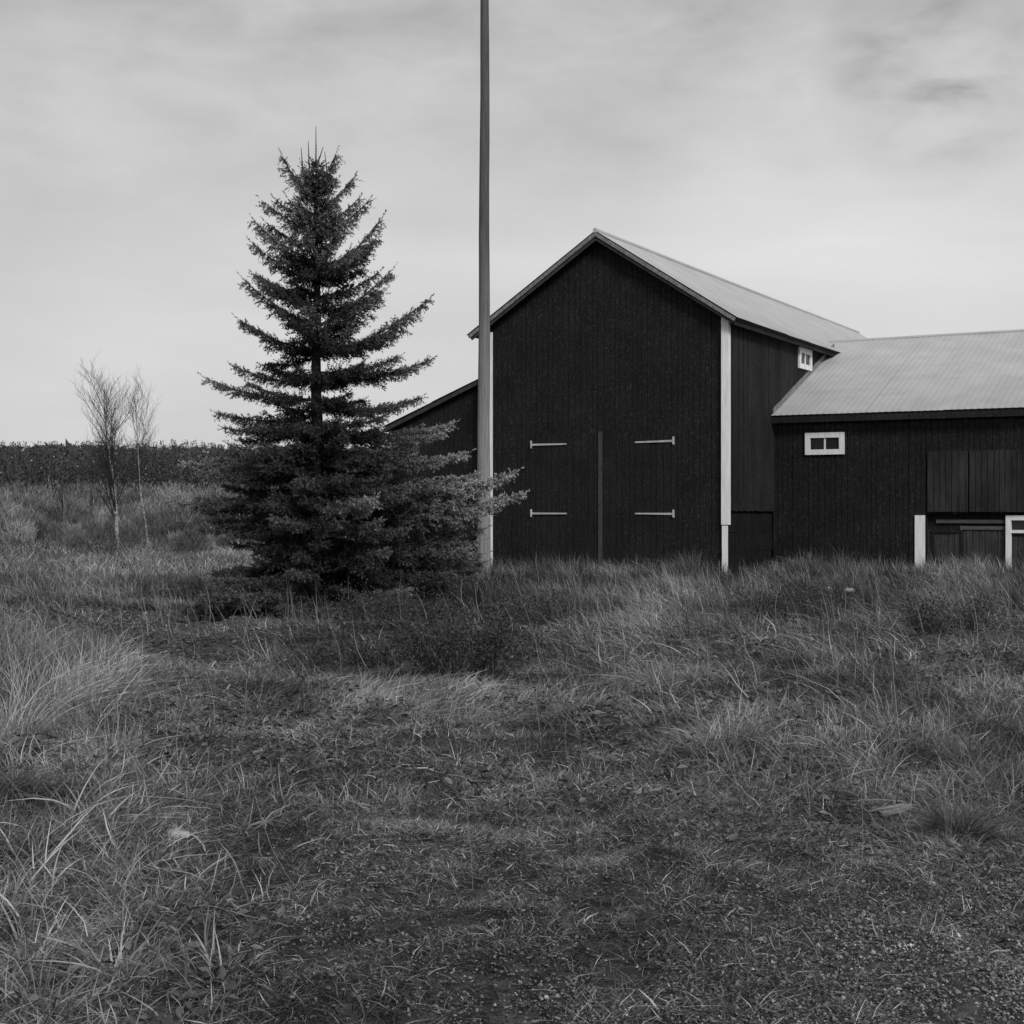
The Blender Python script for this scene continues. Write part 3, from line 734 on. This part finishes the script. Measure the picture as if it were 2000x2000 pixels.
for (n, y0, y1, w0, hl, hh) in ((250000, 3.2, 8, .0040, .035, .12), (210000, 8, 15, .0060, .05, .15), (170000, 15, 36, .012, .09, .26)):
    X, Y = sample(n, y0, y1); gr = gravelly(X, Y); ok = clear(X, Y) & (RNG.random(n) > gr*.62); X, Y = X[ok], Y[ok]; n = len(X)
    dt, dl = patch_tl(X, Y); keep = RNG.random(n) < np.clip(.25+.75*dt, 0, 1); X, Y, dt, dl = X[keep], Y[keep], dt[keep], dl[keep]; n = len(X)
    h = RNG.uniform(hl, hh, n)*dl*.95; az = RNG.uniform(0, 2*math.pi, n)
    tone = np.clip(.118*dt*RNG.lognormal(0, .88, n), .015, .65)
    P = np.stack([X, Y, ground_z(X, Y)-.005], -1)
    parts.append(blades(P, h, w0*RNG.uniform(.6, 1.4, n), az, RNG.uniform(.35, .97, n), RNG.uniform(.1, 1.0, n), tone, seg=2))
V, Fc, T = merge(parts); print('short grass verts', len(V))
tag(link('short_grass', fast_mesh('short_grass', V, Fc, T), M['grass']), 'short matted meadow grass covering the foreground', 'grass', kind='stuff')

def tussocks(cent, nb, hmin, hmax, rad, w, tone0, lean_az=None, bias=.0, spread=1.0):
    """cent (k,2) clump centres"""
    k = len(cent); cnt = RNG.integers(int(nb*.6), int(nb*1.4), k); idx = np.repeat(np.arange(k), cnt); n = len(idx)
    a = RNG.uniform(0, 6.283, n); r = rad*np.sqrt(RNG.random(n))*RNG.uniform(.6, 1.3, k)[idx]
    X = cent[idx, 0]+np.cos(a)*r; Y = cent[idx, 1]+np.sin(a)*r
    dx, dy = np.cos(a)*spread, np.sin(a)*spread
    if lean_az is not None: la = lean_az+RNG.normal(size=k)[idx]*.35; dx = dx+np.cos(la)*bias; dy = dy+np.sin(la)*bias
    az = np.arctan2(dy, dx)+RNG.normal(size=n)*.7; m_ = np.hypot(dx, dy)
    dt, dl = patch_tl(X, Y)
    h = RNG.uniform(hmin, hmax, n)*RNG.uniform(.7, 1.25, k)[idx]*np.clip(dl, .5, 1.5)
    tone = np.clip(tone0*np.clip(dt, .35, 1.9)*RNG.lognormal(-.06, .5, n)*RNG.lognormal(0, .22, k)[idx], .03, .6)
    P = np.stack([X, Y, ground_z(X, Y)-.01], -1); ok = clear(X, Y)
    lean = np.clip(.08+.55*m_*RNG.random(n)**.8, 0, .93); droop = RNG.uniform(.05, .95, n)*np.clip(m_, .4, 1)
    return blades(P[ok], h[ok], (w*RNG.uniform(.6, 1.4, n))[ok], az[ok], lean[ok], droop[ok], tone[ok], seg=4, side_rand=.7)
def centres(n, y0, y1, fn=None, **kw):
    X, Y = sample(n, y0, y1, **kw)
    if fn is not None:
        ok = fn(X, Y); X, Y = X[ok], Y[ok]
    return np.stack([X, Y], -1)
WIND = math.pi*.93     # most long grass lies over to the left
def dens(th):
    def f_(X, Y):
        dt, dl = patch_tl(X, Y); return (RNG.random(len(X)) < np.clip((dl*dt-.45)*th, .015, 1)) & (gravelly(X, Y) < .35)
    return f_
def inbox(px0, px1, py0, py1):
    def f_(X, Y):
        px, py = to_px(X, Y); return (px > px0) & (px < px1) & (py > py0) & (py < py1)
    return f_
parts = []
parts.append(tussocks(centres(600, 3.6, 9, dens(.55)), 38, .07, .20, .17, .0045, .15, WIND, .5, 1.1))
parts.append(tussocks(centres(1100, 8, 16, dens(.6)), 36, .10, .27, .24, .006, .145, WIND, .9, 1.0))
parts.append(tussocks(centres(1300, 15, 24, dens(.6)), 34, .16, .38, .30, .010, .14, WIND, 1.0, .8))
parts.append(tussocks(centres(1900, 23, 34.5, None), 34, .20, .44, .30, .013, .13, WIND, .8, .6))
# left foreground: long arching blades
parts.append(tussocks(centres(420, 4.0, 8.5, lambda X, Y: X < -.14*Y-.10), 13, .10, .30, .20, .0068, .31, .6, .3, 1.3))
parts.append(tussocks(centres(190, 8, 14.5, lambda X, Y: X < -.26*Y), 34, .15, .34, .24, .007, .22, .35, .5, 1.0))
# right hand pale band
parts.append(tussocks(centres(1500, 7, 12.5, inbox(1330, 2150, 1400, 1570)), 26, .08, .24, .26, .0055, .175, 1.9, .2, 1.1))
parts.append(tussocks(centres(30000, 10, 16, inbox(500, 1200, 1352, 1392))[:230], 26, .14, .34, .22, .0065, .20, .1, 1.6, .5))
parts.append(tussocks(centres(30000, 8, 16, inbox(-60, 230, 1250, 1400))[:150], 30, .25, .50, .22, .008, .21, .4, .7, .8))
# tall dry fringe in front of the barn
c = []
for i in range(900):
    lx = RNG.uniform(-9.5, 9.5); ly = -RNG.uniform(.15, 2.6) + (WY if lx > 0.2 else 0); 
    c.append((4.85+math.cos(TH)*lx-math.sin(TH)*ly, 33+math.sin(TH)*lx+math.cos(TH)*ly))
parts.append(tussocks(np.array(c), 30, .26, .62, .22, .013, .155, WIND, .45, .45))
for (bx, k_, th_) in (((1080, 1450, 1160, 1450), 210, .18), ((480, 640, 1190, 1330), 90, .17), ((820, 1000, 1180, 1300), 50, .15), ((1480, 1800, 1200, 1440), 130, .17)):
    parts.append(tussocks(centres(k_*60, 9, 27, inbox(*bx))[:k_], 11, .26, .50, .35, .009, th_, WIND+.1, 1.5, .35))
V, Fc, T = merge(parts); print('tall grass verts', len(V))
tag(link('tall_grass', fast_mesh('tall_grass', V, Fc, T), M['grass']), 'long dry grass in leaning tufts across the meadow and along the barn', 'grass', kind='stuff')
# field beyond
X, Y = sample(95000, 34, 95, left=-.50, right=-.02); ok = clear(X, Y); X, Y = X[ok], Y[ok]; n = len(X); dt, dl = patch_tl(X, Y)
P = np.stack([X, Y, ground_z(X, Y)], -1)
V, Fc, T = blades(P, RNG.uniform(.15, .50, n)*dl, RNG.uniform(.02, .045, n), RNG.uniform(0, 6.28, n), RNG.uniform(.1, .6, n), RNG.uniform(.1, .6, n), np.clip(.27*dt*RNG.lognormal(0, .3, n), .04, .5), seg=2)
tag(link('field_grass', fast_mesh('field_grass', V, Fc, T), M['grass']), 'pale rough grass of the far field on the left', 'grass', kind='stuff')

# dry stalks with seed heads standing above the grass
def stalks():
    L_ = []
    X, Y = sample(1500, 5.5, 33, pad=.5); ok = clear(X, Y) & (gravelly(X, Y) < .3); X, Y = X[ok], Y[ok]; n = len(X); P = np.stack([X, Y, ground_z(X, Y)], -1)
    h = RNG.uniform(.35, .8, n); az = WIND+RNG.normal(size=n)*1.0; ln = np.abs(RNG.normal(size=n))*.28
    L_.append(blades(P, h, np.clip(Y*.00045, .003, .012), az, np.clip(ln, 0, .8), RNG.uniform(0, .35, n), RNG.uniform(.14, .34, n), seg=5, side_rand=.2))
    V, F_, T = merge(L_); tag(link('dry_stalks', fast_mesh('dry_stalks', V, F_, T), M['grass']), 'thin dry flower stalks scattered through the grass', 'stalks', kind='stuff')
stalks()

# broad-leaved weeds
def leaves(name, cent, nl, size, tone0, label, cat, kind=None, group=None, hgt=.12, rad=.12, parent=None, origin=None):
    k = len(cent); cnt = RNG.integers(int(nl*.6), int(nl*1.4)+1, k); idx = np.repeat(np.arange(k), cnt); n = len(idx)
    a = RNG.uniform(0, 6.283, n); r = rad*np.sqrt(RNG.random(n)); X = cent[idx, 0]+np.cos(a)*r; Y = cent[idx, 1]+np.sin(a)*r
    Z = ground_z(X, Y)+RNG.random(n)**1.2*hgt*(1-.5*(r/rad))
    l = size*RNG.uniform(.5, 1.3, n); d = np.stack([np.cos(a)+RNG.normal(size=n)*.6, np.sin(a)+RNG.normal(size=n)*.6, RNG.uniform(-.5, .6, n)], -1); d /= np.linalg.norm(d, axis=1, keepdims=True)
    s = np.cross(d, np.array([0, 0, 1.0])+RNG.normal(size=(n, 3))*.45); s /= np.linalg.norm(s, axis=1, keepdims=True)+1e-9
    nn = np.cross(s, d); P = np.stack([X, Y, Z], -1); l = l[:, None]
    V = np.stack([P, P+d*l*.35+s*l*.27+nn*l*.08, P+d*l*.75+s*l*.2+nn*l*.05, P+d*l-nn*l*.08, P+d*l*.75-s*l*.2+nn*l*.05, P+d*l*.35-s*l*.27+nn*l*.08], 1)
    b_ = np.arange(n)*6; Fq = np.concatenate([np.stack([b_, b_+1, b_+2, b_+3], -1), np.stack([b_, b_+3, b_+4, b_+5], -1)])
    T = np.repeat(np.clip(tone0*RNG.lognormal(0, .4, n), .02, tone0*2.2), 6); V = V.reshape(-1, 3)
    if origin is not None: V = V-np.array(origin)
    o = link(name, fast_mesh(name, V, Fq, T), M['leaf'], parent)
    if label: tag(o, label, cat, group, kind)
    return o
w1 = centres(700, 3.6, 13, lambda X, Y: fbm(X*.8, Y*.8, 91, 3)+.25*np.exp(-((X-1.3)**2/1.2+(Y-7.8)**2/.8)) > .56)
leaves('weeds', w1, 22, .045, .10, 'broad-leaved weeds growing flat among the foreground grass', 'weeds', kind='stuff', hgt=.09, rad=.15)

w2 = centres(2600, 7, 22, lambda X, Y: (fbm(X*.9, Y*.9, 191, 3) > .58))
leaves('leafy_weeds', w2, 20, .055, .085, 'dark leafy weeds standing between the long grass tufts', 'weeds', kind='stuff', hgt=.20, rad=.20)
cl = centres(9000, 3.3, 8.5, lambda X, Y: (RNG.random(len(X)) < (.25+gravelly(X, Y)*.9)*(.3+1.3*fbm(X*2.5, Y*2.5, 201, 3))) & (X > -.22*Y))
leaves('clover', cl, 16, .017, .15, 'tiny clover-like leaves and litter between the gravel and the short grass', 'ground cover', kind='stuff', hgt=.025, rad=.07)

# dark bramble shrubs in front of the spruce and pole
def shrub(px, py, rx, h, n, label, seed, tone=.05):
    rr = random.Random(seed); x, y = from_px(px, py); z = gz(x, y); root = empty('shrub', (x, y, z)); tag(root, label, 'shrub', 'low dark shrubs')
    bm = bmesh.new(); tips = []
    for i in range(n):
        a = rr.uniform(0, 6.28); r = rx*math.sqrt(rr.random()); b0 = Vector((math.cos(a)*r*.7, math.sin(a)*r*.6, -.05)); d = Vector((math.cos(a)*rr.uniform(.1, .7), math.sin(a)*rr.uniform(.1, .6), 1)).normalized()
        ln = h*rr.uniform(.6, 1.15); pts = [b0]
        for j in range(6):
            d = (d+Vector((rr.uniform(-.2, .2), rr.uniform(-.2, .2), -.12))).normalized(); pts.append(pts[-1]+d*ln/6)
            if j > 1:
                for q in range(3): tips.append(pts[-1]+Vector((rr.uniform(-.08, .08), rr.uniform(-.08, .08), rr.uniform(-.08, .08))))
        tube(bm, pts, [.006, .0055, .005, .0045, .004, .003, .002], 3, cap=False)
    from_bm('stems', bm, M['twig'], root)
    P = np.array(tips); g = np.random.default_rng(seed); P = np.repeat(P, 4, 0)+g.normal(size=(len(P)*4, 3))*.06; m_ = len(P)
    d = g.normal(size=(m_, 3)); d /= np.linalg.norm(d, axis=1, keepdims=True); s = np.cross(d, g.normal(size=(m_, 3))); s /= np.linalg.norm(s, axis=1, keepdims=True); l = g.uniform(.018, .045, m_)[:, None]
    V = np.stack([P, P+d*l*.5+s*l*.35, P+d*l, P+d*l*.5-s*l*.35], 1).reshape(-1, 3)
    link('foliage', fast_mesh('foliage', V, np.arange(m_*4).reshape(-1, 4), np.repeat(g.uniform(.6, 1.5, m_)*tone, 4)), M['leaf'], root)
shrub(905, 1325, .50, .62, 75, 'dark bramble shrub in the grass below the pole, largest and nearest', 61, .04)
shrub(675, 1300, .6, .38, 50, 'dark low shrub in front of the spruce\'s foot', 62, .045)
shrub(780, 1225, 1.0, .55, 90, 'dark shrub between the spruce\'s foot and the pole', 63, .05)
shrub(925, 1160, .55, .7, 80, 'dark shrub hiding the foot of the pole', 67, .05)
shrub(1050, 1225, .7, .45, 60, 'low shrub in the grass right of the pole', 64, .07)
shrub(1560, 1215, .8, .55, 90, 'dark shrub in the grass below the wing window', 65, .06)
shrub(1860, 1240, .6, .5, 60, 'dark shrub in the grass between the short white board and the low door', 66, .06)

# single large tussock lower right and plume grass at left
def tuft(name, px, py, nb, h, w, tone, label, az0=None, bias=0, rad=.12, cat='grass tuft', lean=(.1, .7), plume=False):
    x, y = from_px(px, py); z = gz(x, y); g = RNG
    a = g.uniform(0, 6.283, nb); r = rad*np.sqrt(g.random(nb)); P = np.stack([np.cos(a)*r, np.sin(a)*r, np.zeros(nb)-.02], -1)
    dx, dy = np.cos(a), np.sin(a)
    if az0 is not None: dx = dx+math.cos(az0)*bias; dy = dy+math.sin(az0)*bias
    az = np.arctan2(dy, dx)+g.normal(size=nb)*.4
    L_ = [blades(P, g.uniform(.6, 1.2, nb)*h, w*g.uniform(.6, 1.3, nb), az, g.uniform(lean[0], lean[1], nb), g.uniform(.2, .8, nb), g.lognormal(0, .45, nb)*tone, seg=5, side_rand=.5)]
    if plume:
        n = 11; P2 = P[:n]*1.0; azp = az0+g.normal(size=n)*.35; hh = g.uniform(.85, 1.35, n)*h
        ln = g.uniform(.25, .5, n); dr = g.uniform(.45, .75, n)
        L_.append(blades(P2, hh, np.full(n, .006), azp, ln, dr, np.full(n, tone*1.2), seg=8, side_rand=.1))
        # panicle: short hairs along the outer third of each stem
        for i in range(n):
            t_ = g.uniform(.66, 1.0, 46); D = np.array([math.cos(azp[i]), math.sin(azp[i])])
            o_ = hh[i]*(ln[i]*t_+dr[i]*t_**2); u_ = hh[i]*(math.sqrt(1-ln[i]**2)*t_-.55*dr[i]*t_**2)
            Pp = np.stack([P2[i, 0]+D[0]*o_, P2[i, 1]+D[1]*o_, P2[i, 2]+u_], -1); m_ = len(t_)
            L_.append(blades(Pp, g.uniform(.03, .07, m_), np.full(m_, .007), azp[i]+g.normal(size=m_)*.4, np.full(m_, .85), np.full(m_, .2), g.uniform(.9, 1.5, m_)*tone*1.15, seg=2, side_rand=1))
    V, F_, T = merge(L_); o = link(name, fast_mesh(name, V, F_, T), M['grass']); o.location = (x, y, z); tag(o, label, cat)
    return o
tuft('grass_tussock', 1875, 1645, 620, .27, .0055, .10, 'round dark grass tussock near the right edge', rad=.07, lean=(.05, .95))
tuft('plume_grass', 30, 1440, 70, .66, .009, .36, 'pale plume grass with seed heads arching right at the left edge', .25, .8, .22, cat='grass', plume=True)
tuft('plume_grass', 75, 1395, 50, .66, .009, .36, 'pale plume grass whose seed heads bend lowest, just right of the left-edge clump', .2, 1.0, .2, cat='grass', plume=True)
for q, (px, py, lb) in enumerate(((60, 1830, 'pale star-shaped tuft of flat blades near the left edge'), (75, 1960, 'large pale tuft of broad blades in the bottom left corner'), (230, 1900, 'tuft of curling pale blades right of the bottom left corner'))):
    tuft('grass_tuft', px, py, 60, .24, .009, .27, lb, rad=.09, lean=(.2, .9))

# ------------------------------------------------------------------ stones, board, stick, gravel
def stone(name, px, py, r, label, seed, mt=M['rock'], flat=.6):
    x, y = from_px(px, py); bm = bmesh.new(); bmesh.ops.create_icosphere(bm, subdivisions=3, radius=1)
    for v_ in bm.verts:
        k_ = 1+.35*mnoise.noise(v_.co*1.3+Vector((seed, 0, 0)))+.12*mnoise.noise(v_.co*4+Vector((seed, 3, 0))); v_.co = Vector((v_.co.x*r*k_*1.2, v_.co.y*r*k_*.9, v_.co.z*r*k_*flat))
    o = from_bm(name, bm, mt, None, True); o.location = (x, y, gz(x, y)+r*flat*.35); tag(o, label, 'stone'); return o
a1 = stone('stone', 1658, 1172, .09, 'pale stone in the grass below the wing wall, right of a smaller one', 2); a1.location.z += .12
a1 = stone('stone', 1616, 1170, .06, 'small pale stone in the grass below the wing wall', 5); a1.location.z += .12
stone('stone', 342, 1655, .06, 'pale flat stone half hidden in the grass at lower left', 9, flat=.45)
# weathered board tip sticking out over a hollow
x, y = from_px(1752, 1592); bm = bmesh.new()
prism(bm, [(-.085, -.01, -.012), (-.06, -.03, .0), (.05, -.015, .014), (.085, .01, .022), (.04, .03, .02), (-.06, .03, .0)], (0, .004, .012))
o = from_bm('wooden_board', bm, M['board']); o.location = (x, y, gz(x, y)+.13); o.rotation_euler = (R(18), 0, R(8)); tag(o, 'short weathered board sticking out of the grass at lower right', 'board')
x, y = from_px(1730, 1625); bm = bmesh.new(); tube(bm, [(-.09, 0, 0), (-.03, .01, .012), (.03, .0, .02), (.08, .01, .028)], [.005, .007, .006, .004], 7)
o = from_bm('fallen_stick', bm, M['board'], None, True); o.location = (x, y, gz(x, y)+.10); tag(o, 'grey stick lying just below the short board', 'stick')
def build_gravel():
    g = np.random.default_rng(77); X, Y = sample(150000, 3.2, 8.5); gr = gravelly(X, Y)*(.35+1.1*fbm(X*2.2, Y*2.2, 141, 3)); ok = g.random(len(X)) < gr*.95+.006; X, Y = X[ok], Y[ok]; n = len(X)
    ico = np.array([(1, 0, 0), (-1, 0, 0), (0, 1, 0), (0, -1, 0), (0, 0, 1), (0, 0, -1)], float)
    fi = np.array([(0, 2, 4), (2, 1, 4), (1, 3, 4), (3, 0, 4), (2, 0, 5), (1, 2, 5), (3, 1, 5), (0, 3, 5)])
    r = np.clip(g.lognormal(-5.35, .42, n), .0025, .016)
    S = r[:, None]*g.uniform(.6, 1.2, (n, 3)); S[:, 2] *= .65; a = g.uniform(0, 6.28, n)
    K = ico[None]*(1+g.normal(size=(n, len(ico), 1))*.25)*S[:, None]
    V = np.empty_like(K); V[..., 0] = K[..., 0]*np.cos(a)[:, None]-K[..., 1]*np.sin(a)[:, None]+X[:, None]; V[..., 1] = K[..., 0]*np.sin(a)[:, None]+K[..., 1]*np.cos(a)[:, None]+Y[:, None]
    V[..., 2] = K[..., 2]+(ground_z(X, Y)+r*.3)[:, None]
    Fc = (fi[None]+(np.arange(n)*len(ico))[:, None, None]).reshape(-1, 3)
    T = np.repeat(np.clip(g.lognormal(-1.6, .5, n), .05, .65), len(ico)); print('gravel', n)
    tag(link('gravel', fast_mesh('gravel', V.reshape(-1, 3), Fc, T), M['gravel']), 'loose gravel showing through thin grass at lower right', 'gravel', kind='stuff')
build_gravel()
